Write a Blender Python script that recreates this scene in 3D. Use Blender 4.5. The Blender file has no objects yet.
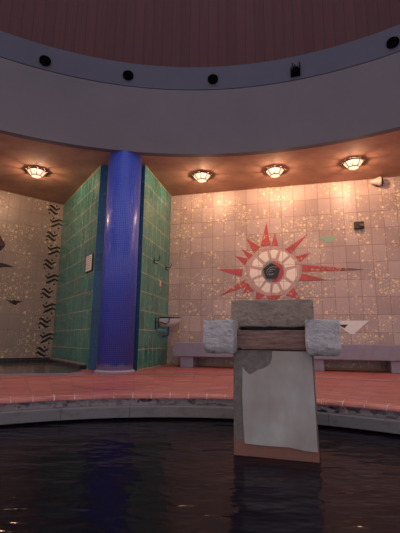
import bpy, bmesh, math, random
from mathutils import Vector, Matrix, noise
random.seed(7)
PI = math.pi
C = bpy.context.scene.collection

# ---------------------------------------------------------------- camera, world, exposure
cam_d = bpy.data.cameras.new('camera')
cam = bpy.data.objects.new('camera', cam_d); C.objects.link(cam)
cam_d.sensor_fit = 'VERTICAL'; cam_d.sensor_height = 36.0
cam_d.lens = 36.0 * 386.0 / 533.0
cam_d.clip_start = 0.02
PITCH = math.atan(74 / 386); ROLL = 0.011
cam.matrix_world = Matrix.Rotation(PI / 2 + PITCH, 4, 'X') @ Matrix.Rotation(ROLL, 4, 'Z')
bpy.context.scene.camera = cam

w = bpy.data.worlds.new('dusk'); bpy.context.scene.world = w; w.use_nodes = True
bg = w.node_tree.nodes['Background']
bg.inputs[0].default_value = (0.72, 0.68, 0.80, 1); bg.inputs[1].default_value = 1.05

vs = bpy.context.scene.view_settings
vs.view_transform = 'Standard'; vs.look = 'None'; vs.gamma = 1.0; vs.exposure = 0.0; vs.use_curve_mapping = False

LAMP_W = 112.0
LAMP_COL = (1.0, 0.60, 0.36)
LAMP_GLOW = 1.6

# ---------------------------------------------------------------- plan of the place (eye at origin, metres)
FL = -0.475          # deck level
CE = 3.0             # ceiling level
WL = -0.68           # water level
RC = Vector((-0.25, 0.2)); RR = 5.66      # round drum
PC = Vector((-0.15, 0.85)); PR = 2.72     # pool
TW, TH, TZ = 0.2275, 0.3145, 0.165        # wall tile width, height, joint datum

# ---------------------------------------------------------------- helpers
def link_mesh(name, bm, m, parent=None, smooth=False):
    me = bpy.data.meshes.new(name)
    bmesh.ops.recalc_face_normals(bm, faces=bm.faces[:])
    bm.to_mesh(me); bm.free()
    if smooth:
        for p in me.polygons: p.use_smooth = True
    o = bpy.data.objects.new(name, me); C.objects.link(o)
    if m: me.materials.append(m)
    if parent: o.parent = parent
    return o
def struct(name, bm, m, loc=(0, 0, 0), rotz=0, smooth=False):
    o = link_mesh(name, bm, m, None, smooth); o.location = loc; o.rotation_euler = (0, 0, rotz)
    o['kind'] = 'structure'; return o
def thing(name, label, cat, loc=(0, 0, 0), rotz=0, group=None):
    o = bpy.data.objects.new(name, None); C.objects.link(o); o.empty_display_size = .1
    o.location = loc; o.rotation_euler = (0, 0, rotz); o['label'] = label; o['category'] = cat
    if group: o['group'] = group
    return o
def tag(o, label, cat, loc=None, rotz=0, group=None):
    o['label'] = label; o['category'] = cat
    if group: o['group'] = group
    if loc is not None: o.location = loc; o.rotation_euler = (0, 0, rotz)
    return o
def NB(): return bmesh.new()
def box(bm, x0, x1, y0, y1, z0, z1):
    vs_ = [bm.verts.new(p) for p in ((x0,y0,z0),(x1,y0,z0),(x1,y1,z0),(x0,y1,z0),(x0,y0,z1),(x1,y0,z1),(x1,y1,z1),(x0,y1,z1))]
    for f in ((0,3,2,1),(4,5,6,7),(0,1,5,4),(1,2,6,5),(2,3,7,6),(3,0,4,7)): bm.faces.new([vs_[i] for i in f])
    return bm
def bevel(bm, r, seg=2):
    bmesh.ops.bevel(bm, geom=bm.edges[:], offset=r, segments=seg, affect='EDGES', profile=.5); return bm
def prism_xz(bm, pts, y0, y1):      # outline in the wall plane, thickness along y
    a = [bm.verts.new((x, y0, z)) for x, z in pts]; b = [bm.verts.new((x, y1, z)) for x, z in pts]
    bm.faces.new(a); bm.faces.new(b[::-1]); n = len(pts)
    for i in range(n): bm.faces.new((a[i], b[i], b[(i+1) % n], a[(i+1) % n]))
    return bm
def prism_xy(bm, pts, z0, z1):
    a = [bm.verts.new((x, y, z0)) for x, y in pts]; b = [bm.verts.new((x, y, z1)) for x, y in pts]
    bm.faces.new(a[::-1]); bm.faces.new(b); n = len(pts)
    for i in range(n): bm.faces.new((a[i], a[(i+1) % n], b[(i+1) % n], b[i]))
    return bm
def revolve(bm, prof, a0=0, a1=2*PI, n=96, closed_prof=False):
    full = abs(a1 - a0 - 2*PI) < 1e-6
    cols = []
    for i in range(n if full else n + 1):
        a = a0 + (a1 - a0) * i / n
        cols.append([bm.verts.new((r*math.cos(a), r*math.sin(a), z)) for r, z in prof])
    m = len(prof); K = len(cols)
    for i in range(K if full else K - 1):
        A, B = cols[i], cols[(i+1) % K]
        for j in range(m if closed_prof else m - 1):
            bm.faces.new((A[j], B[j], B[(j+1) % m], A[(j+1) % m]))
    if closed_prof and not full:
        bm.faces.new(cols[0]); bm.faces.new(cols[-1][::-1])
    return bm
def tube(bm, pts, r, n=8, caps=True):
    pts = [Vector(p) for p in pts]; rings = []
    for i, p in enumerate(pts):
        t = (pts[min(i+1, len(pts)-1)] - pts[max(i-1, 0)]).normalized()
        u = t.cross(Vector((0, 0, 1)))
        if u.length < .1: u = t.cross(Vector((1, 0, 0)))
        u.normalize(); v = t.cross(u)
        rings.append([bm.verts.new(p + (u*math.cos(2*PI*k/n) + v*math.sin(2*PI*k/n))*r) for k in range(n)])
    for A, B in zip(rings, rings[1:]):
        for k in range(n): bm.faces.new((A[k], A[(k+1) % n], B[(k+1) % n], B[k]))
    if caps: bm.faces.new(rings[0][::-1]); bm.faces.new(rings[-1])
    return bm
def rock(bm, x0, x1, y0, y1, z0, z1, amp=.007, rad=.006, cuts=22, seed=0, sc=14, under=0):
    box(bm, x0, x1, y0, y1, z0, z1); bevel(bm, rad, 3)
    bmesh.ops.triangulate(bm, faces=bm.faces[:])
    for _ in range(5):
        long = [e for e in bm.edges if e.calc_length() > .022]
        if not long: break
        bmesh.ops.subdivide_edges(bm, edges=long, cuts=1)
        bmesh.ops.triangulate(bm, faces=bm.faces[:])
    bm.normal_update()
    ss = Vector((seed*3.1, seed*1.7, seed*5.3))
    for v in bm.verts:
        if under:                                    # worn, rounded underside
            t = max(0, 1 - (v.co.z - z0) / (under * 1.6))
            v.co.x += (-(v.co.x - (x0+x1)/2)) * .16 * t * t
            v.co.y += (-(v.co.y - (y0+y1)/2)) * .22 * t * t
        q = v.co * sc + ss
        v.co += v.normal * amp * (noise.noise(q) + .6*noise.noise(q*2.7) + .5*noise.noise(q*.35))
    return bm

# ---------------------------------------------------------------- materials
class N:
    def __init__(s, name):
        s.m = bpy.data.materials.new(name); s.m.use_nodes = True; s.t = s.m.node_tree; s.b = s.t.nodes['Principled BSDF']
    def n(s, kind, **k):
        x = s.t.nodes.new(kind)
        for a, b in k.items(): setattr(x, a, b)
        return x
    def put(s, sock, v):
        if isinstance(v, bpy.types.NodeSocket): s.t.links.new(v, sock)
        elif isinstance(v, tuple) and len(v) == 3 and sock.type == 'RGBA': sock.default_value = (*v, 1)
        else: sock.default_value = v
    def math(s, op, a, b=0.0, clamp=False):
        x = s.n('ShaderNodeMath', operation=op, use_clamp=clamp); s.put(x.inputs[0], a); s.put(x.inputs[1], b); return x.outputs[0]
    def mix(s, f, a, b, bt='MIX'):
        x = s.n('ShaderNodeMix', data_type='RGBA', blend_type=bt); s.put(x.inputs[0], f); s.put(x.inputs[6], a); s.put(x.inputs[7], b); return x.outputs[2]
    def obj(s): return s.n('ShaderNodeTexCoord').outputs['Object']
    def map(s, v, scale=(1, 1, 1), loc=(0, 0, 0)):
        x = s.n('ShaderNodeMapping'); s.put(x.inputs[0], v); x.inputs[1].default_value = loc; x.inputs[3].default_value = scale; return x.outputs[0]
    def noise(s, v, scale, detail=4, rough=.6):
        x = s.n('ShaderNodeTexNoise'); s.put(x.inputs['Vector'], v); x.inputs['Scale'].default_value = scale
        x.inputs['Detail'].default_value = detail; x.inputs['Roughness'].default_value = rough; return x.outputs[0]
    def ramp(s, f, *stops):
        x = s.n('ShaderNodeValToRGB'); s.put(x.inputs[0], f); e = x.color_ramp.elements
        while len(e) < len(stops): e.new(.5)
        for q, (p, c) in zip(e, stops):
            q.position = p; q.color = (c, c, c, 1) if not isinstance(c, tuple) else (*c, 1)
        return x.outputs[0]
    def bump(s, h, strength=.3, dist=.01):
        x = s.n('ShaderNodeBump'); s.put(x.inputs['Height'], h); x.inputs['Strength'].default_value = strength; x.inputs['Distance'].default_value = dist
        s.put(s.b.inputs['Normal'], x.outputs[0])
    def brick(s, v, w_, h_, c1, c2, mortar, ms=.004, off=0.0):
        x = s.n('ShaderNodeTexBrick'); x.offset = off; x.squash = 1; s.put(x.inputs['Vector'], v)
        for k, q in (('Color1', c1), ('Color2', c2), ('Mortar', mortar)): s.put(x.inputs[k], q)
        x.inputs['Scale'].default_value = 1; x.inputs['Mortar Size'].default_value = ms; x.inputs['Mortar Smooth'].default_value = .25
        x.inputs['Brick Width'].default_value = w_; x.inputs['Row Height'].default_value = h_; return x
    def done(s, col, rough=.5, spec=.5, metal=0):
        s.put(s.b.inputs['Base Color'], col); s.put(s.b.inputs['Roughness'], rough)
        s.b.inputs['Specular IOR Level'].default_value = spec; s.b.inputs['Metallic'].default_value = metal
        return s.m
def flat(name, col, rough=.5, spec=.5, metal=0, var=.12, sc=30):
    k = N(name); n_ = k.noise(k.obj(), sc)
    return k.done(k.mix(k.ramp(n_, (.3, 1-var), (.7, 1+0*var)), (0, 0, 0), col), rough, spec, metal)
def wallvec(k, zshift=TZ):
    sp = k.n('ShaderNodeSeparateXYZ'); k.put(sp.inputs[0], k.obj())
    z = k.math('SUBTRACT', sp.outputs[2], zshift); z = k.math('ADD', z, TH*40); x = k.math('ADD', sp.outputs[0], TW*40)
    cb = k.n('ShaderNodeCombineXYZ'); k.put(cb.inputs[0], x); k.put(cb.inputs[1], z); return cb.outputs[0]
def tile_mat(name, c1, c2, grout, speck=(1.0, .78, .38), amount=.7, streak=0, zshift=TZ, tw=TW, rough=.42, dark=(.5, .5, .5), ms=.0045):
    k = N(name); v = wallvec(k, zshift); b = k.brick(v, tw, TH, c1, c2, grout, ms)
    col = b.outputs[0]
    cloud = k.noise(v, 1.6, 5, .65)
    col = k.mix(k.ramp(cloud, (.35, .0), (.75, .35)), col, k.mix(1, col, dark, 'MULTIPLY'))
    if streak:
        st = k.noise(k.map(v, (9, 1.1, 1)), 2.2, 5, .7)
        col = k.mix(k.ramp(st, (.42, 0.0), (.72, streak)), col, k.mix(1, col, (2.3, 2.0, 1.35), 'MULTIPLY'))  # pale warm streaks: glaze variation plus lamp sheen painted into the colour
        st2 = k.noise(k.map(v, (5, .9, 1), (3, 7, 0)), 2.2, 4, .7)
        col = k.mix(k.ramp(st2, (.45, 0.0), (.7, .6)), col, k.mix(1, col, (.45, .5, .5), 'MULTIPLY'))
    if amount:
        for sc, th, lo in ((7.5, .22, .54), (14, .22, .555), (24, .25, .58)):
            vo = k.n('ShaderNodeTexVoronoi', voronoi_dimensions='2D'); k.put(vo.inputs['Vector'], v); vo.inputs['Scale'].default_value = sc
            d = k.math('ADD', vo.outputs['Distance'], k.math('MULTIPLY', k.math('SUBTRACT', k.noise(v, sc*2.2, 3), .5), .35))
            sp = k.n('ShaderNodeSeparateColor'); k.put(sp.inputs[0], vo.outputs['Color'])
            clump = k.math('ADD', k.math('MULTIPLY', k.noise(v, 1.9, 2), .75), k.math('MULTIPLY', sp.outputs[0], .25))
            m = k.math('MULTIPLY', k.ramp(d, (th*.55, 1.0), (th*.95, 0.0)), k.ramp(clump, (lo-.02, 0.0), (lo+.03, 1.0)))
            col = k.mix(k.math('MULTIPLY', m, amount), col, speck)  # yellowish glaze spots, with broken lamp sparkle put into the tile colour
    k.bump(k.math('ADD', k.math('MULTIPLY', b.outputs['Fac'], -1.0), k.math('MULTIPLY', k.noise(v, 14, 3), .5)), .35, .004)
    rg = k.math('ADD', rough, k.math('MULTIPLY', b.outputs['Fac'], .4))
    return k.done(col, rg, .5)

BEIGE = (.46, .335, .29); BEIGE2 = (.58, .43, .375)
M = {}
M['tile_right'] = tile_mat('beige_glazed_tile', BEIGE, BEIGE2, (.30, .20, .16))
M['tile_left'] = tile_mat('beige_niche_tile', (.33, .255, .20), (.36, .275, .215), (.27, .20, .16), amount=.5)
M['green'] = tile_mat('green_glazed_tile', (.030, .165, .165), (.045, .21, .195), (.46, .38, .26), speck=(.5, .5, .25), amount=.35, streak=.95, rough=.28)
M['blue_tile'] = tile_mat('blue_glazed_tile', (.003, .055, .13), (.004, .085, .19), (.02, .14, .19), speck=(.1, .5, .6), amount=.12, tw=.6)
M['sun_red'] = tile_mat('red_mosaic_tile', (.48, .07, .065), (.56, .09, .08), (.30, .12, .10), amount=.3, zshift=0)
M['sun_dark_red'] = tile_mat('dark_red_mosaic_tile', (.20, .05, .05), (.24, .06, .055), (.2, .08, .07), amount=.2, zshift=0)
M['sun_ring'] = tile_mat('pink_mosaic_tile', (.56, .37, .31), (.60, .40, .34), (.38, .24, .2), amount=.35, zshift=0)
M['sun_cream'] = tile_mat('cream_mosaic_tile', (.97, .84, .70), (.98, .86, .72), (.50, .36, .29), amount=0, zshift=0)
M['grey_green'] = flat('grey_green_glaze', (.25, .27, .2), .35)
M['black_glaze'] = flat('black_glaze', (.018, .016, .016), .3)
M['pale_green'] = flat('pale_green_glaze', (.30, .46, .30), .35)
M['white_glaze'] = flat('white_glaze', (.85, .8, .72), .3)
M['brown_glaze'] = flat('red_brown_glaze', (.09, .028, .02), .35, var=.6, sc=12)
M['steel'] = flat('dark_iron', (.02, .02, .022), .4, .5, .6)
M['porcelain'] = flat('white_porcelain', (.75, .73, .7), .15)
M['cyan'] = flat('cyan_plastic', (.02, .35, .45), .35)
M['blue_plastic'] = flat('blue_plastic', (.02, .06, .3), .35)
M['black'] = flat('matt_black', (.002, .002, .002), .9, .03)
M['bench'] = flat('grey_violet_painted_concrete', (.33, .29, .34), .55, .3, 0, .15, 9)
M['sign_white'] = flat('white_enamel', (.85, .78, .72), .4)
M['frame_brown'] = flat('lamp_bronze', (.02, .009, .005), .9, .05)
M['horn'] = flat('cream_plastic', (.6, .45, .38), .5)

def m_ceiling():
    k = N('copper_stucco'); v = k.obj()
    n1 = k.noise(k.map(v, (1, 1.6, 1)), 1.4, 6, .65); n2 = k.noise(v, 9, 5, .7)
    col = k.mix(k.ramp(n1, (.3, 0.0), (.7, 1.0)), (.34, .17, .125), (.56, .32, .22))
    col = k.mix(k.ramp(n2, (.4, 0.0), (.8, .35)), col, (.62, .38, .25))
    k.bump(n2, .25, .01); return k.done(col, .75, .12)
M['ceiling'] = m_ceiling()
def m_fascia(name, a, b):
    k = N(name); v = k.obj()
    n1 = k.noise(v, .8, 5, .6); n2 = k.noise(k.map(v, (1, 1, .25)), 3.5, 4, .7)
    col = k.mix(k.ramp(n1, (.3, 0.0), (.7, 1.0)), a, b)
    col = k.mix(k.ramp(n2, (.5, 0.0), (.8, .25)), col, (b[0]*1.15, b[1], b[2]*.95))
    return k.done(col, .8, .2)
M['fascia'] = m_fascia('lilac_plaster', (.135, .12, .132), (.165, .142, .155))
M['band'] = m_fascia('blue_grey_plaster', (.085, .085, .11), (.105, .10, .13))
def polar(k, R):
    sp = k.n('ShaderNodeSeparateXYZ'); k.put(sp.inputs[0], k.obj())
    a = k.math('MULTIPLY', k.math('ADD', k.math('ARCTAN2', sp.outputs[1], sp.outputs[0]), 7.0), R)
    r = k.math('SQRT', k.math('ADD', k.math('POWER', sp.outputs[0], 2.0), k.math('POWER', sp.outputs[1], 2.0)))
    return a, r, sp.outputs[2]
def comb(k, a, b):
    cb = k.n('ShaderNodeCombineXYZ'); k.put(cb.inputs[0], a); k.put(cb.inputs[1], b); return cb.outputs[0]
def m_wood():
    k = N('red_brown_boards'); a, r, z = polar(k, 5.66)
    v = comb(k, a, k.math('ADD', z, 20.0))
    b = k.brick(v, .16, 60.0, (.075, .025, .025), (.09, .03, .031), (.045, .015, .017), .005)
    st = k.noise(k.map(v, (14, .5, 1)), 1.2, 5, .7)
    col = k.mix(k.ramp(st, (.4, 0.0), (.75, .6)), b.outputs[0], (.05, .019, .021))
    k.bump(b.outputs['Fac'], .4, -.01); return k.done(col, .65, .25)
M['wood'] = m_wood()
def m_deck():
    k = N('red_clay_tile'); a, r, z = polar(k, 3.2)
    v = comb(k, a, k.math('ADD', r, 0.13))
    b = k.brick(v, .19, .155, (.47, .125, .115), (.60, .19, .17), (.34, .115, .10), .004, 0.0)
    n1 = k.noise(k.map(v, (2.2, 9, 1)), 1.7, 6, .7); n2 = k.noise(v, 1.1, 4)
    col = k.mix(k.ramp(n1, (.42, 0.0), (.62, .85)), b.outputs[0], (.20, .05, .045))
    col = k.mix(k.ramp(n2, (.4, 0.0), (.7, .35)), col, (.50, .22, .18))
    col = k.mix(k.ramp(k.noise(v, 26, 3, .8), (.62, 0.0), (.72, .6)), col, (.62, .46, .42))
    edge = k.math('MULTIPLY', k.math('LESS_THAN', r, PR + .21), k.math('MULTIPLY', b.outputs['Fac'], k.ramp(k.noise(v, 8, 3), (.4, .2), (.6, 1.0))))
    col = k.mix(edge, col, (.75, .6, .56))                    # pale joints of the rim course
    k.bump(k.math('SUBTRACT', k.noise(v, 18, 3), b.outputs['Fac']), .3, .004)
    return k.done(col, k.ramp(n2, (.3, .3), (.7, .55)), .45)
M['deck'] = m_deck()
def m_pattern():
    k = N('patterned_pool_tile'); a, r, z = polar(k, 2.55)
    v = comb(k, a, k.math('ADD', z, 10.0))
    b = k.brick(v, .17, 5.0, (.27, .22, .22), (.34, .28, .28), (.4, .34, .3), .004)
    n1 = k.noise(k.map(v, (1, 1.7, 1)), 15, 3, .6); w_ = k.noise(v, 2.1, 3)
    msk = k.math('MULTIPLY', k.ramp(n1, (.50, 0.0), (.56, 1.0)), k.ramp(w_, (.42, .1), (.6, 1.0)))
    col = k.mix(msk, b.outputs[0], (.012, .013, .022))
    return k.done(col, .3, .5)
M['pattern'] = m_pattern()
def m_kerb():
    k = N('grey_pool_stone'); a, r, z = polar(k, 2.5)
    v = comb(k, a, k.math('ADD', z, 10.0))
    b = k.brick(v, .52, 5.0, (.17, .165, .165), (.22, .21, .21), (.10, .095, .09), .004)
    n1 = k.noise(k.map(v, (1, 2, 1)), 7, 5, .7); n2 = k.noise(v, 1.3, 3)
    col = k.mix(k.ramp(n2, (.45, 0.0), (.62, .8)), b.outputs[0], (.26, .22, .18))
    col = k.mix(k.ramp(n1, (.5, 0.0), (.7, .6)), col, (.10, .09, .09)); k.bump(n1, .3, .006)
    return k.done(col, .45, .4)
M['kerb'] = m_kerb()
def m_dark():
    k = N('black_pool_tile'); v = k.obj(); n1 = k.noise(v, 12)
    return k.done(k.mix(n1, (.006, .006, .009), (.016, .015, .02)), .4, .3)
M['dark'] = m_dark()
def m_blacktile():
    k = N('black_border_tile'); v = wallvec(k); b = k.brick(v, .11, .075, (.02, .02, .026), (.035, .033, .042), (.09, .08, .085), .004)
    return k.done(b.outputs[0], .25, .5)
M['blacktile'] = m_blacktile()
def m_column():
    k = N('blue_glass_mosaic'); a, r, z = polar(k, .265)
    v = comb(k, a, k.math('ADD', z, 10.0))
    b = k.brick(v, .0283, .0283, (.008, .045, .44), (.018, .065, .54), (.2, .21, .45), .0022)
    n1 = k.noise(k.map(v, (1, 1, 1)), 5, 5, .7)
    col = k.mix(k.ramp(n1, (.45, 0.0), (.75, .45)), b.outputs[0], (.07, .10, .48))
    lime = k.math('MULTIPLY', k.ramp(k.math('ADD', z, k.math('MULTIPLY', k.noise(v, 9, 4), .22)), (-.37+.5-.12, 1.0), (.5-.12-.05, 0.0)), .0)
    h = k.math('SUBTRACT', z, k.math('MULTIPLY', k.noise(v, 12, 5, .7), .16))       # lime scale left by splashing
    col = k.mix(k.ramp(h, (-.02, .6), (.05, 0.0)), col, (.42, .40, .46))
    k.bump(k.math('SUBTRACT', k.noise(v, 30, 2), b.outputs['Fac']), .5, .003)
    return k.done(col, .3, .38)
M['column'] = m_column()
def m_stone(name, a, b, c, sc=22, rough=.85):
    k = N(name); v = k.obj(); n1 = k.noise(v, 4, 6, .7); n2 = k.noise(v, sc*2, 5, .75); n3 = k.noise(k.map(v, (1, 1, 2)), sc*.6, 5, .7)
    col = k.mix(k.ramp(n1, (.35, 0.0), (.65, 1.0)), a, b)
    col = k.mix(k.ramp(n3, (.5, 0.0), (.68, .75)), col, c)
    k.bump(k.math('ADD', n2, n3), 1.0, .03); return k.done(col, rough, .25)
M['stone_pale'] = m_stone('pale_hewn_stone', (.70, .67, .66), (.84, .81, .79), (.42, .39, .37))
M['stone_brown'] = m_stone('brown_hewn_stone', (.38, .30, .24), (.52, .42, .34), (.20, .15, .12))
def m_beam():
    k = N('weathered_brown_beam'); v = k.obj(); st = k.noise(k.map(v, (1.2, 3, 12)), 5, 6, .75)
    col = k.mix(k.ramp(st, (.3, 0.0), (.7, 1.0)), (.09, .045, .037), (.42, .26, .21)); k.bump(st, .8, .012)
    return k.done(col, .75, .25)
M['beam'] = m_beam()
def m_pillar():
    k = N('brown_grey_concrete'); v = k.obj(); sp = k.n('ShaderNodeSeparateXYZ'); k.put(sp.inputs[0], v)
    n1 = k.noise(v, 26, 5, .8); n2 = k.noise(v, 3, 4)
    col = k.mix(k.ramp(n1, (.45, 0.0), (.75, .8)), (.18, .15, .13), (.33, .30, .27))
    col = k.mix(k.ramp(n2, (.4, 0.0), (.65, .5)), col, (.10, .09, .085))
    h = k.math('ADD', sp.outputs[2], k.math('MULTIPLY', k.math('SUBTRACT', n2, .5), .05))
    col = k.mix(k.ramp(h, (.07, .85), (.10, 0.0)), col, (.27, .12, .085))              # iron-red waterline stain
    k.bump(n1, .4, .006); return k.done(col, .8, .25)
M['pillar'] = m_pillar()
def m_patch():
    k = N('grey_plaster'); v = k.obj(); n1 = k.noise(k.map(v, (1, 1, .35)), 6, 5, .65); n2 = k.noise(v, 2.2, 3)
    col = k.mix(k.ramp(n1, (.3, 0.0), (.75, 1.0)), (.36, .37, .35), (.54, .53, .48))
    col = k.mix(k.ramp(n2, (.42, 0.0), (.6, .7)), col, (.36, .29, .24)); k.bump(n1, .25, .005)
    return k.done(col, .7, .3)
M['patch'] = m_patch()
def m_water():
    k = N('dark_pool_water'); v = k.obj()
    n1 = k.noise(k.map(v, (1.0, 2.2, 1)), 2.2, 3, .5); n2 = k.noise(k.map(v, (1, 1.6, 1)), 9, 2, .5)
    k.bump(k.math('ADD', n1, k.math('MULTIPLY', n2, .12)), 1.0, .026)
    k.b.inputs['IOR'].default_value = 1.33
    return k.done((.0075, .006, .012), .12, .12)
M['water'] = m_water()
def m_basin():
    k = N('shallow_basin_water'); v = k.obj(); k.bump(k.noise(v, 3, 2), .15, .02); k.b.inputs['IOR'].default_value = 1.33
    return k.done((.13, .105, .105), .12, .5)
M['basin'] = m_basin()
def m_glass():
    k = N('lit_lamp_glass'); t = k.t
    em = k.n('ShaderNodeEmission'); em.inputs[0].default_value = (1, .80, .55, 1); em.inputs[1].default_value = LAMP_GLOW
    tr = k.n('ShaderNodeBsdfTransparent'); mx = k.n('ShaderNodeMixShader'); mx.inputs[0].default_value = .55
    t.links.new(tr.outputs[0], mx.inputs[1]); t.links.new(em.outputs[0], mx.inputs[2])
    t.links.new(mx.outputs[0], t.nodes['Material Output'].inputs[0]); return k.m
M['glass'] = m_glass()

# ---------------------------------------------------------------- walls
def rot(d): return math.atan2(d[1], d[0])
def wall(name, p0, p1, mat, t=.12, z0=FL-.1, z1=CE, x_off=0):
    p0, p1 = Vector(p0), Vector(p1); L = (p1-p0).length
    return struct(name, box(NB(), -x_off, L, 0, t, z0, z1), mat, (p0.x, p0.y, 0), rot(p1-p0))
PA, PB = Vector((-1.755, 6.31)), Vector((-.97, 6.29))      # pier front corners
PL, PRt = Vector((-3.12, 8.38)), Vector((-.63, 7.75))     # pier back corners
dR = Vector((.968, -.251)); RE = PRt + dR * 6.2
dL = Vector((.765, .645)).normalized(); LE = PL - dL * TW * 16
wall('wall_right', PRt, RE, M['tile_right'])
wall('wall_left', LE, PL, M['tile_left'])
wall('wall_pier_left', PL, PA, M['green'], .1)
wall('wall_pier_front', PA, PB, M['blue_tile'], .1)
wall('wall_pier_right', PB, PRt, M['green'], .1)
AR = rot(dR); AL = rot(dL)
def on_right(x, z, y=0.0):                      # point of the right wall: metres from the corner, height
    p = PRt + dR * x + Vector((-dR.y, dR.x)) * y; return (p.x, p.y, z)
def on_left(s, z, y=0.0):                       # s metres left of the niche corner
    p = PL - dL * s + Vector((-dL.y, dL.x)) * y; return (p.x, p.y, z)

# ceiling, drum
ang0, ang1 = math.radians(-55), math.radians(235)
cz = revolve(NB(), [(RR, CE), (11.5, CE), (11.5, CE+.2), (RR+.12, CE+.2), (RR+.12, CE+.02), (RR, CE+.02)], ang0, ang1, 128, True)
struct('ceiling', cz, M['ceiling'], (RC.x, RC.y, 0))
struct('trim_1', revolve(NB(), [(RR-.012, CE-.01), (RR-.012, 4.15), (RR+.1, 4.18), (RR+.1, CE-.01)], ang0, ang1, 160, True), M['fascia'], (RC.x, RC.y, 0))
struct('trim_2', revolve(NB(), [(RR+.01, 4.18), (RR+.01, 4.61), (RR+.15, 4.61), (RR+.15, 4.18)], ang0, ang1, 160, True), M['band'], (RC.x, RC.y, 0))
struct('wall_drum', revolve(NB(), [(RR+.04, 4.61), (RR+.04, 7.4), (RR+.16, 7.4), (RR+.16, 4.61)], ang0, ang1, 160, True), M['wood'], (RC.x, RC.y, 0))

# deck with rounded nosing, pool walls, water
E = PR + .0
prof = [(11.0, FL), (E+.19, FL), (E+.12, FL-.002), (E+.08, FL-.008), (E+.055, FL-.018), (E+.045, FL-.030), (E+.045, FL-.038), (E+.16, FL-.038), (11.0, FL-.038)]
struct('floor', revolve(NB(), prof, math.radians(-10), math.radians(190), 128, True), M['deck'], (PC.x, PC.y, 0))
Cpc = (PC.x, PC.y, 0)
struct('trim_3', revolve(NB(), [(E+.075, FL-.038), (E+.075, FL-.100), (E+.3, FL-.100), (E+.3, FL-.038)], math.radians(-10), math.radians(190), 128, True), M['pattern'], Cpc)
struct('trim_4', revolve(NB(), [(E+.0, FL-.094), (E-.01, FL-.100), (E-.01, FL-.185), (E+.3, FL-.185), (E+.3, FL-.1)], math.radians(-10), math.radians(190), 128, True), M['kerb'], Cpc)
struct('wall_pool', revolve(NB(), [(E+.10, FL-.185), (E+.10, -1.9), (E+.3, -1.9), (E+.3, FL-.185)], math.radians(-10), math.radians(190), 128, True), M['dark'], Cpc)
wb = NB(); bmesh.ops.create_circle(wb, cap_ends=True, radius=E+.11, segments=128)
wt = struct('pool_water', wb, M['water'], (PC.x, PC.y, WL))

# deck joint ring with a pale metal strip
js = struct('trim_5', revolve(NB(), [(5.40, FL), (5.40, FL+.006), (5.43, FL+.006), (5.43, FL)], math.radians(20), math.radians(118), 96, True), flat('grey_joint', (.24, .20, .23), .5), (RC.x, RC.y, 0))

# ---------------------------------------------------------------- left niche foot basin (structure of the floor)
def ring_pt(R, a): return RC + Vector((math.cos(a), math.sin(a))) * R
a_s = math.radians(105.4)
arc = [ring_pt(5.52, a_s + (math.radians(150) - a_s) * i / 24) for i in range(25)]
nL = Vector((-dL.y, dL.x))
back_l = PL - dL * 3.5
poly = [(p.x, p.y) for p in arc if True]
inner = [q for q in arc]
gd = (PA - PL).normalized()
wp = [tuple(q) for q in inner if q.x > -4.6]
start = PA - gd * .05
wp = [(start.x - .02, start.y - .25)] + [q for q in wp if q[0] < start.x - .05]
wp += [tuple(back_l - nL * .06)] + [tuple(PL - nL*.06 + gd*.06)]
struct('basin_water', prism_xy(NB(), wp, FL, FL+.010), M['basin'])
cb_ = NB()
for R0, R1, z1 in ((5.43, 5.54, .016),):
    revolve(cb_, [(R0, FL), (R0, FL+z1), (R1, FL+z1), (R1, FL)], math.radians(104), math.radians(150), 48, True)
struct('trim_6', cb_, flat('grey_kerb_tile', (.27, .24, .27), .4), (RC.x, RC.y, 0))
LW = (PL-LE).length; LG = (PA-PL).length
struct('baseboard_left', box(NB(), 0, LW-.05, -.05, -.001, FL, FL+.095), M['blacktile'], (LE.x, LE.y, 0), AL)
struct('trim_7', box(NB(), 0, LW-.05, -.058, -.001, FL+.095, FL+.108), M['tile_left'], (LE.x, LE.y, 0), AL)
struct('baseboard_pier', box(NB(), .05, LG-.1, -.11, -.001, FL, FL+.07), M['blacktile'], (PL.x, PL.y, 0), rot(PA-PL))
struct('trim_8', box(NB(), .05, LG-.1, -.03, -.001, FL+.07, FL+.09), M['tile_left'], (PL.x, PL.y, 0), rot(PA-PL))
struct('baseboard_right', box(NB(), .0, 6.0, -.02, -.001, FL, FL+.035), flat('ochre_skirting', (.5, .26, .12), .5), (PRt.x, PRt.y, 0), AR)

# ---------------------------------------------------------------- blue mosaic column
cm = NB(); revolve(cm, [(.272, 0), (.272, CE-FL-.0)], n=96); bmesh.ops.holes_fill(cm, edges=cm.edges[:])
col = link_mesh('mosaic_column', cm, M['column'], smooth=True)
for p in col.data.polygons:
    if len(p.vertices) > 4: p.use_smooth = False
cbm = NB(); revolve(cbm, [(.272, 0), (.300, 0), (.296, .012), (.281, .03), (.272, .034)], n=64)
link_mesh('base_fillet', cbm, flat('limescale_mortar', (.36, .33, .40), .7), col, True)
tag(col, 'round blue glass mosaic column standing in front of the tiled pier', 'column', (-1.27, 6.03, FL))

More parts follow.
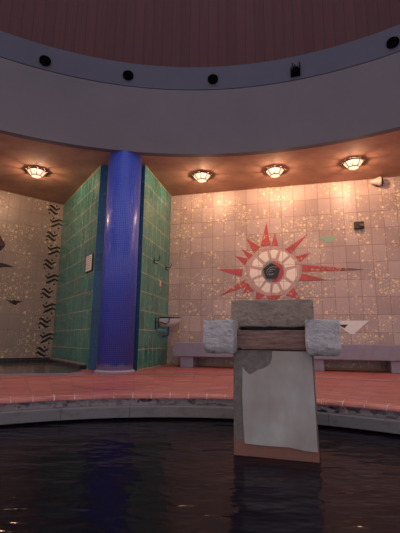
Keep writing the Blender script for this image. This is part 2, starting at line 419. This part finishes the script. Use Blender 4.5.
# ---------------------------------------------------------------- ceiling lamps
def make_lamp():
    t = thing('ceiling_lamp', '', 'lamp')
    R0, R1, z0, z1 = .170, .095, -.014, -.105
    P = lambda r, k, z, s=0: Vector((r*math.cos(PI/8 + k*PI/4), r*math.sin(PI/8 + k*PI/4), z))
    g = NB()
    a = [g.verts.new(P(R0-.006, k, z0)) for k in range(8)]; b = [g.verts.new(P(R1-.004, k, z1)) for k in range(8)]
    for k in range(8): g.faces.new((a[k], a[(k+1) % 8], b[(k+1) % 8], b[k]))
    g.faces.new(b)
    link_mesh('glass_shade', g, M['glass'], t)
    f = NB()
    for k in range(8):
        tube(f, [P(R0, k, z0), P(R1, k, z1)], .0065, 6)
        tube(f, [P(R1, k, z1), P(R1, k+1, z1)], .0065, 6)
        tube(f, [P(R0+.006, k, z0), P(R0+.006, k+1, z0)], .011, 6)
        tube(f, [P(R0+.004, k, z0), P(R0+.035, k, z0+.006)], .005, 6)
    link_mesh('frame', f, M['frame_brown'], t)
    c = NB(); revolve(c, [(.001, -.008), (.15, -.008), (.155, -.004), (.155, 0)], n=16)
    link_mesh('base_plate', c, M['frame_brown'], t)
    ld = bpy.data.lights.new('lamp_bulb', 'POINT'); ld.energy = LAMP_W; ld.color = LAMP_COL; ld.shadow_soft_size = .035
    lo = bpy.data.objects.new('bulb_light', ld); C.objects.link(lo); lo.parent = t; lo.location = (0, 0, -.045)
    return t
def dup(root, loc, rotz, label):
    r = root.copy(); C.objects.link(r); r.location = loc; r.rotation_euler = (0, 0, rotz); r['label'] = label
    for ch in list(root.children):
        c = ch.copy(); C.objects.link(c); c.parent = r
    return r
lamp0 = make_lamp(); lamp0['group'] = 'octagonal ceiling lamps'
lamp0.location = (-2.99, 6.58, CE); lamp0['label'] = 'lit octagonal glass lamp on the ceiling left of the blue column'
dup(lamp0, (0.02, 6.69, CE), .2, 'lit octagonal glass lamp on the ceiling nearest the right side of the blue column')
dup(lamp0, (1.32, 6.44, CE), .1, 'lit octagonal glass lamp on the ceiling directly above the red sun mosaic')
dup(lamp0, (2.58, 6.09, CE), -.1, 'lit octagonal glass lamp on the ceiling beside the small cream horn at the right')

for az, wh in ((143, 'just beyond the left edge of the view'), (183, 'far left beside the viewer'), (222, 'behind the viewer on the left')):  # unseen lamps added along the ring to light the fountain front
    a_ = math.radians(az); dup(lamp0, (RC.x+6.6*math.cos(a_), RC.y+6.6*math.sin(a_), CE), a_, 'lit octagonal glass fill lamp added on the ceiling, ' + wh)
for az, wh in ((37, 'beyond the right edge of the view'), (-3, 'far right beside the viewer'), (-42, 'behind the viewer on the right')):  # same added fill lamps, out of view on the right
    a_ = math.radians(az); dup(lamp0, (RC.x+6.6*math.cos(a_), RC.y+6.6*math.sin(a_), CE), a_, 'lit octagonal glass fill lamp added on the ceiling, ' + wh)

# small cream horn under the ceiling
hn = thing('horn_loudspeaker', 'small cream cone-shaped loudspeaker on the right wall just under the ceiling', 'loudspeaker', on_right(4.02, CE-.13, -.02), AR)
hb = NB()
prof_h = [(.004, 0), (.02, .0), (.05, .07), (.085, .16), (.088, .175), (.07, .185), (.004, .185)]
revolve(hb, prof_h, n=20)
bmesh.ops.rotate(hb, verts=hb.verts[:], cent=(0, 0, 0), matrix=Matrix.Rotation(PI/2, 3, 'Y'))
bmesh.ops.translate(hb, verts=hb.verts[:], vec=(-.13, -.10, .02))
link_mesh('horn', hb, M['horn'], hn, True)
link_mesh('bracket', bevel(box(NB(), -.02, .09, -.11, .015, -.04, .08), .006), M['steel'], hn)

# dark box on right wall
jb = thing('wall_box', 'dark square speaker box fixed high on the right wall', 'wall box', on_right(3.66, 2.03), AR)
link_mesh('housing', bevel(box(NB(), -.085, .085, -.07, -.001, .0, .145), .018, 3), flat('dark_brown_plastic', (.045, .033, .025), .5), jb)
lg = NB(); revolve(lg, [(.001, .0), (.03, .002), (.038, .008), (.038, .02)], n=20); bmesh.ops.rotate(lg, verts=lg.verts[:], cent=(0, 0, 0), matrix=Matrix.Rotation(PI/2, 3, 'X'))
bmesh.ops.translate(lg, verts=lg.verts[:], vec=(.035, -.088+.0, .075)); link_mesh('grille', lg, flat('grey_grille', (.16, .13, .1), .4), jb)
gc = link_mesh('green_tile_chip', bevel(box(NB(), -.025, .025, -.012, -.001, -.015, .015), .003), M['pale_green'])
tag(gc, 'tiny green chip on the right wall, just above left of the dark box', 'tile chip', on_right(3.53, 2.205), AR)

# ---------------------------------------------------------------- sun mosaic
sx, sz = TW*9, TZ + TH*3
sun = thing('sun_mosaic', 'large red and cream sun mosaic with pointed rays on the right wall', 'mosaic', on_right(sx, sz), AR)
cx_, cz_ = 2.095 - sx, 1.31 - sz
def inlay(name, pts, mat, parent, y0=-.004, ox=0, oz=0):
    return link_mesh(name, prism_xz(NB(), [(x-ox, z-oz) for x, z in pts], y0, -.0005), mat, parent)
def circ_pts(r, n=48, a0=0, cx=0, cz=0, j=0):
    return [(cx + r*(1+random.uniform(-j, j))*math.cos(a0+2*PI*i/n), cz + r*(1+random.uniform(-j, j))*math.sin(a0+2*PI*i/n)) for i in range(n)]
inlay('ring', circ_pts(.485, 64, cx=cx_, cz=cz_, j=.01), M['sun_ring'], sun, -.003)
gaps = [10, 42, 72, 103, 137, 168, 200, 232, 262, 291, 325, 370]
for i in range(11):
    a0, a1 = math.radians(gaps[i]+3), math.radians(gaps[i+1]-3)
    o_, i_ = .425+random.uniform(-.02, .015), .235+random.uniform(-.01, .02)
    am = math.radians(7)*random.uniform(.3, 1)
    pts = [(cx_+o_*math.cos(a0), cz_+o_*math.sin(a0)), (cx_+o_*1.04*math.cos((a0+a1)/2), cz_+o_*1.04*math.sin((a0+a1)/2)), (cx_+o_*math.cos(a1), cz_+o_*math.sin(a1)),
           (cx_+i_*math.cos(a1-am), cz_+i_*math.sin(a1-am)), (cx_+i_*math.cos(a0+am), cz_+i_*math.sin(a0+am))]
    inlay('petal_tile', pts, M['sun_cream'], sun, -.0055)
inlay('centre_disc', circ_pts(.205, 40, cx=cx_-.01, cz=cz_-.01, j=.015), M['grey_green'], sun, -.0055)
ri = [(cx_-.01+.205*math.cos(a), cz_-.01+.205*math.sin(a)) for a in [math.radians(-95+ 18.5*i) for i in range(11)]]
inlay('red_segment', ri + [(cx_+.03, cz_+.10), (cx_-.02, cz_-.04)], M['sun_red'], sun, -.008)
# raised dark spiral
bs = NB(); pr_ = []
for i in range(10):
    a = 2*PI*i/10 + .3; r = (.165, .14)[i % 2]; pr_.append((cx_-.035+r*math.cos(a)*1.0, cz_-.005+r*math.sin(a)))
prism_xz(bs, pr_, -.028, -.005); bevel(bs, .006, 2)
link_mesh('boss', bs, M['black_glaze'], sun)
for (dx, dz, sc_) in ((-.035, .0, 1.0), (-.03, -.015, .62), (-.035, .01, .33)):
    tb = NB(); tube(tb, [(cx_+dx+sc_*.115*math.cos(a)*(1 if math.cos(a) > 0 else .8), -.030, cz_+dz+sc_*.075*math.sin(a)+.03*sc_*math.cos(a)) for a in [math.radians(25+ 30*i) for i in range(10)]], .007, 6)
    link_mesh('boss_line', tb, M['grey_green'], sun)
rays = [[(.98,1.39),(1.51,1.37),(1.49,1.22)], [(1.02,.84),(1.55,1.17),(1.64,1.05)], [(1.49,.90),(1.60,1.07),(1.74,.93)],
        [(1.58,1.99),(1.86,1.79),(1.73,1.67)], [(1.48,1.78),(1.72,1.64),(1.63,1.56)], [(1.36,1.64),(1.62,1.57),(1.555,1.44)],
        [(1.985,2.29),(1.86,1.80),(2.05,1.81)], [(2.14,2.07),(2.07,1.81),(2.20,1.80)], [(2.76,2.01),(2.32,1.72),(2.43,1.63)],
        [(2.79,1.64),(2.51,1.58),(2.59,1.46)], [(3.06,1.11),(2.62,1.25),(2.555,1.11)], [(2.57,.76),(2.30,.84),(2.46,.99)],
        [(1.74,.70),(1.76,.92),(1.93,.86)], [(2.03,.64),(1.95,.85),(2.24,.85)]]
for r_ in rays: inlay('ray', r_, M['sun_red'], sun, -.005, sx, sz)
lr = inlay('ray', [(2.62,1.415),(3.30,1.335),(3.30,1.275),(2.62,1.285)], M['sun_red'], sun, -.005, sx, sz)
inlay('ray_tip', [(3.30,1.335),(3.72,1.285),(3.30,1.275)], M['sun_dark_red'], sun, -.005, sx, sz)

pg = inlay('green_triangle_inlay', [(-.17,.035),(.16,.03),(.06,-.09),(-.02,-.08)], M['pale_green'], None)
tag(pg, 'pale green triangular inlay on the right wall, above the longest sun ray', 'inlay', on_right(3.10, 1.90), AR)
wt_ = thing('triangle_inlay', 'white downward triangle inlay low on the right wall above the bench', 'inlay', on_right(3.40, .14), AR)
inlay('white_tile', [(-.30,.235),(.32,.235),(.06,.0),(-.0,.0)], M['white_glaze'], wt_)
inlay('dark_tile', [(-.20,.165),(-.03,.165),(-.09,.10)], M['black_glaze'], wt_, -.006)

# ---------------------------------------------------------------- left wall inlays
def stroke(bm, pts, w_, y0=-.006):
    P = [Vector(p) for p in pts]; Lp, Rp = [], []
    for i, p in enumerate(P):
        t = (P[min(i+1, len(P)-1)] - P[max(i-1, 0)]).normalized(); nn = Vector((-t.y, t.x))
        k = .55 if i in (0, len(P)-1) else 1.0
        Lp.append(p + nn*w_*k); Rp.append(p - nn*w_*k)
    prism_xz(bm, [tuple(q) for q in Lp + Rp[::-1]], y0, -.0005)
sx_, sy_ = .00190, .00170
A1 = [(-62,38),(-40,54),(22,6),(66,40)]; A2 = [(-70,-20),(-48,2),(22,-50),(48,-36)]; AD = [(26,60),(-52,-56)]
B1 = [(-70,40),(-42,8),(36,54),(76,42)]; B2 = [(-58,-58),(-28,-42),(40,4),(74,-16)]; BD = [(-32,62),(34,-62)]
zs = [2.83, 2.535, 2.22, 1.905, 1.59, 1.275, .96, .645, .33, .015, -.27]
ords = ['topmost', 'second from the top', 'third from the top', 'fourth from the top', 'fifth from the top', 'middle one', 'fifth from the bottom', 'fourth from the bottom', 'third from the bottom', 'second from the bottom', 'lowest']
for i, z in enumerate(zs):
    S1, S2, D = (A1, A2, AD) if i % 2 == 0 else (B1, B2, BD)
    t = thing('wave_inlay', 'black double wave inlay on left wall, %s of eleven' % ords[i], 'inlay', on_left(.205 if i % 2 == 0 else .14, z), AL, 'black wave inlays on the left wall')
    for S in (S1, S2):
        b_ = NB(); stroke(b_, [(x*sx_, y*sy_) for x, y in S], .024); link_mesh('wave', b_, M['black_glaze'], t)
    for x, y in D:
        inlay('dot', circ_pts(.020, 10, cx=x*sx_, cz=y*sy_), M['black_glaze'], t, -.006)

f1 = thing('fish_inlay', 'dark rounded red-brown and black inlay cut by the left edge, topmost figure there', 'inlay', on_left(1.32, 1.86), AL)
inlay('red_tile', [(.0,.24),(.07,.22),(.12,.14),(.19,.04),(.20,.0),(-.3,.0),(-.3,.24)], M['brown_glaze'], f1)
inlay('black_tile', [(.20,-.005),(.13,-.12),(.05,-.18),(.09,-.22),(.0,-.26),(-.3,-.2),(-.3,-.005)], M['black_glaze'], f1)
f2 = inlay('pointed_inlay', [(.33,.0),(.16,.045),(.02,.055),(-.35,.05),(-.35,-.12),(-.02,-.09),(.12,-.03)], M['black_glaze'], None)
tag(f2, 'black pointed tail-shaped inlay at the left edge below the rounded figure', 'inlay', on_left(1.24, 1.44), AL)
f3 = thing('star_inlay', 'small brown winged inlay with a dark square centre on the left wall', 'inlay', on_left(.84, .73), AL)
inlay('wings', [(-.17,.04),(-.06,.02),(.04,.03),(.17,.03),(.07,-.03),(.03,-.07),(-.06,-.035)], M['brown_glaze'], f3)
inlay('centre', [(-.035,.035),(.035,.035),(.035,-.04),(-.035,-.04)], M['black_glaze'], f3, -.007)

# ---------------------------------------------------------------- green walls: sign, hooks, chip
ga = rot(PA-PL)
def on_gl(s, z):                                 # s metres back from the pier's front left corner
    p = PA - gd * s; return (p.x, p.y, z)
sg = thing('wall_sign', 'small white sign with a dark frame on the left green wall', 'sign', on_gl(.24, 1.13), ga)
link_mesh('frame', bevel(box(NB(), -.165, .165, -.022, -.001, 0, .31), .004), flat('sign_frame', (.08, .04, .025), .5), sg)
link_mesh('panel', box(NB(), -.145, .145, -.027, -.018, .02, .29), M['sign_white'], sg)
tx = NB()
for r_ in range(6):
    x = -.12
    while x < .09:
        l_ = random.uniform(.015, .05); box(tx, x, min(x+l_, .12), -.0285, -.0268, .255-r_*.04, .267-r_*.04); x += l_ + .012
lt_ = link_mesh('lettering', tx, flat('grey_print', (.25, .15, .13), .6), sg); lt_['kind'] = 'stuff'
bt = link_mesh('blue_tile', bevel(box(NB(), -.10, .10, -.006, -.001, 0, .2), .003), flat('soft_blue_glaze', (.05, .17, .24), .3))
tag(bt, 'soft blue tile on the left green wall under the white sign', 'tile', on_gl(.16, .80), ga)
gr = (PRt - PB).normalized(); gra = rot(gr)
def on_gr(s, z): p = PB + gr * s; return (p.x, p.y, z)
def hook(label, s, z):
    t = thing('wall_hook', label, 'hook', on_gr(s, z), gra, 'black hooks on the right green wall')
    link_mesh('back_plate', bevel(box(NB(), -.018, .018, -.012, -.001, -.055, .03), .004), M['steel'], t)
    b_ = NB(); tube(b_, [(0, -.01, 0), (0, -.06, -.02), (.0, -.10, .0), (.0, -.115, .05), (0, -.105, .075)], .008, 8)
    tube(b_, [(0, -.01, -.03), (0, -.05, -.075), (0, -.075, -.05)], .007, 8)
    link_mesh('prong', b_, M['steel'], t)
hook('black iron hook on the right green wall, the one nearer the column', .58, 1.42)
hook('black iron hook on the right green wall, the one nearer the corner', 1.28, 1.42)
pc_ = link_mesh('soap_holder', bevel(box(NB(), -.028, .028, -.03, -.001, -.055, .055), .008), flat('pink_ceramic', (.8, .42, .33), .3))
tag(pc_, 'small pink ceramic piece on the right green wall below the hooks', 'soap holder', on_gr(.92, 1.04), gra)

# washbasin in the corner
ws = thing('washbasin', 'small white washbasin with dark rim on the right green wall near the corner', 'washbasin', on_gr(1.17, .27), gra)
bw = NB(); nseg = 18
def bowl_ring(r, z, d): return [bw.verts.new((r*math.cos(PI*i/nseg + PI), min(-.003, d*math.sin(PI*i/nseg + PI)), z)) for i in range(nseg+1)]
ww = [bowl_ring(*q) for q in ((.21, .135, .39), (.205, .085, .36), (.18, .03, .29), (.13, -.01, .2), (.05, -.025, .08))]
wi = [bowl_ring(*q) for q in ((.21, .135, .37), (.19, .135, .345), (.17, .09, .29), (.11, .05, .16))]
for A_, B_ in zip(ww, ww[1:]):
    for i in range(nseg): bw.faces.new((A_[i], A_[i+1], B_[i+1], B_[i]))
for A_, B_ in zip(wi, wi[1:]):
    for i in range(nseg): bw.faces.new((B_[i], B_[i+1], A_[i+1], A_[i]))
bw.faces.new(wi[-1]); bw.faces.new(ww[-1]); bmesh.ops.remove_doubles(bw, verts=bw.verts[:], dist=.0005)
link_mesh('bowl', bw, M['porcelain'], ws, True)
rm = NB(); tube(rm, [(.213*math.cos(PI*i/nseg+PI), min(-.014, .375*math.sin(PI*i/nseg+PI)), .14) for i in range(nseg+1)], .012, 8); link_mesh('rim', rm, M['steel'], ws)
fr = NB(); tube(fr, [(-.42, -.014, .13), (-.42, -.014, -.08)], .009, 6); tube(fr, [(-.42, -.014, .05), (-.23, -.05, .05), (-.22, -.15, .02), (-.2, -.19, .06), (-.2, -.2, .13)], .009, 6); tube(fr, [(-.26, -.014, .13), (-.26, -.014, -.05)], .009, 6)
link_mesh('bracket', fr, M['steel'], ws)
tp = NB(); tube(tp, [(-.40, -.03, -.09), (-.1, -.12, -.09)], .016, 10); link_mesh('valve', tp, M['cyan'], ws)
tr = NB(); tube(tr, [(.0, -.12, -.0), (.0, -.12, -.18), (.0, -.03, -.2), (0, -.005, -.2)], .018, 10); link_mesh('drain_pipe', tr, M['blue_plastic'], ws)

# ---------------------------------------------------------------- bench
bn = thing('bench', 'long grey-violet slab bench along the right wall behind the fountain', 'bench', on_right(.30, FL, -.30), AR)
LB = 5.6; top = -.035 - FL; bot = top - .25
sb = NB(); prism_xz(sb, [(.07, top), (LB, top), (LB, bot), (.03, bot), (.0, bot+.04), (.0, top-.07)], -.25, .25); bevel(sb, .012, 2)
link_mesh('seat_slab', sb, M['bench'], bn)
for x in (.13, 2.37, 3.62, 4.85):
    link_mesh('support', bevel(box(NB(), x, x+.24, -.20, .2, 0, bot), .01), M['bench'], bn)

# ---------------------------------------------------------------- fountain in the pool
FE = Vector((.96, -.28)); FA = rot(FE)
ft = thing('stone_fountain', 'stone fountain with hewn blocks on a plastered pillar in the dark pool', 'fountain', (.217, 2.52, WL), FA)
h = -WL
pb = NB(); box(pb, .0, .509, 0, .42, -.55, h-.055)
for v in pb.verts:
    if v.co.z > 0 and v.co.x > .1: v.co.x = .492
bevel(pb, .008, 2)
pl = link_mesh('pillar', pb, M['pillar'], ft)
pp = [(.062,h-.16),(.078,h-.185),(.105,h-.205),(.13,h-.192),(.155,h-.175),(.185,h-.168),(.215,h-.15),(.235,h-.135),(.245,h-.10),(.247,h-.06),(.482,h-.06),(.493,.055),(.42,.058),(.33,.07),(.2,.068),(.07,.072),(.062,.2),(.058,.35)]
pt = NB(); prism_xz(pt, pp, -.007, .001); link_mesh('plaster_patch', pt, M['patch'], pl)
def at(bm): return bm
link_mesh('side_block', rock(NB(), -.165, .030, -.13, .20, h-.075, h+.127, seed=1, under=.03), M['stone_pale'], ft, True)
link_mesh('side_block', rock(NB(), .452, .642, -.13, .20, h-.080, h+.125, seed=5, under=.035), M['stone_pale'], ft, True)
link_mesh('trough_beam', rock(NB(), .028, .455, -.015, .30, h-.045, h+.068, amp=.004, rad=.006, seed=9, sc=9), M['beam'], ft, True)
link_mesh('top_block', rock(NB(), -.018, .502, .02, .34, h+.092, h+.262, amp=.006, rad=.008, seed=13), M['stone_brown'], ft, True)
link_mesh('rear_block', box(NB(), .03, .45, .10, .33, h+.060, h+.10), M['dark'], ft)

# ---------------------------------------------------------------- round openings in the drum band
def on_drum(az, z, R=RR): return (RC.x + R*math.cos(az), RC.y + R*math.sin(az), z)
def vent_at(label, az, z):
    x, y, z = on_drum(az, z)
    t = thing('round_vent', label, 'vent', (x, y, z), az - PI/2, 'round black vents around the dome ring')
    b_ = NB(); revolve(b_, [(.088, -.0), (.088, .02), (.074, .02), (.072, -.0)], n=24, closed_prof=True)
    c_ = NB(); revolve(c_, [(.073, .016), (.066, .004), (.04, -.006+.008), (.001, .001)], n=24)
    for q, nm, mt in ((b_, 'rim', M['black']), (c_, 'cup', M['black'])):
        bmesh.ops.rotate(q, verts=q.verts[:], cent=(0, 0, 0), matrix=Matrix.Rotation(PI/2, 3, 'X'))
        link_mesh(nm, q, mt, t)
    return t
vent_at('round black vent on the dome ring, leftmost of the four', math.radians(113.3), 4.32)
vent_at('round black vent on the dome ring just right above the blue column', math.radians(100.1), 4.36)
vent_at('round black vent on the dome ring, third from the left', math.radians(85.6), 4.36)
vent_at('round black vent on the dome ring near the right edge of the photo', math.radians(57.3), 4.34)
x, y, z = on_drum(math.radians(71.7), 4.33)
sl = thing('finned_spotlight', 'ragged black finned spotlight on the dome ring above the sun mosaic', 'spotlight', (x, y, z), math.radians(71.7-90))
b_ = NB(); revolve(b_, [(.001, -.0), (.06, .0), (.06, .07), (.045, .08), (.001, .075)], n=16)
bmesh.ops.rotate(b_, verts=b_.verts[:], cent=(0, 0, 0), matrix=Matrix.Rotation(PI/2, 3, 'X')); bmesh.ops.translate(b_, verts=b_.verts[:], vec=(0, 0, -.03))
link_mesh('body', b_, M['black'], sl)
for i, x in enumerate((-.075, -.045, -.01, .03, .062)):
    link_mesh('fin', bevel(box(NB(), x-.006, x+.008, -.05, .0, -.07+.02*(i % 3), .06+.03*((i*2) % 3)), .002), M['black'], sl)
link_mesh('mount', bevel(box(NB(), -.085, .07, -.03, .005, -.10, -.07), .004), M['black'], sl)
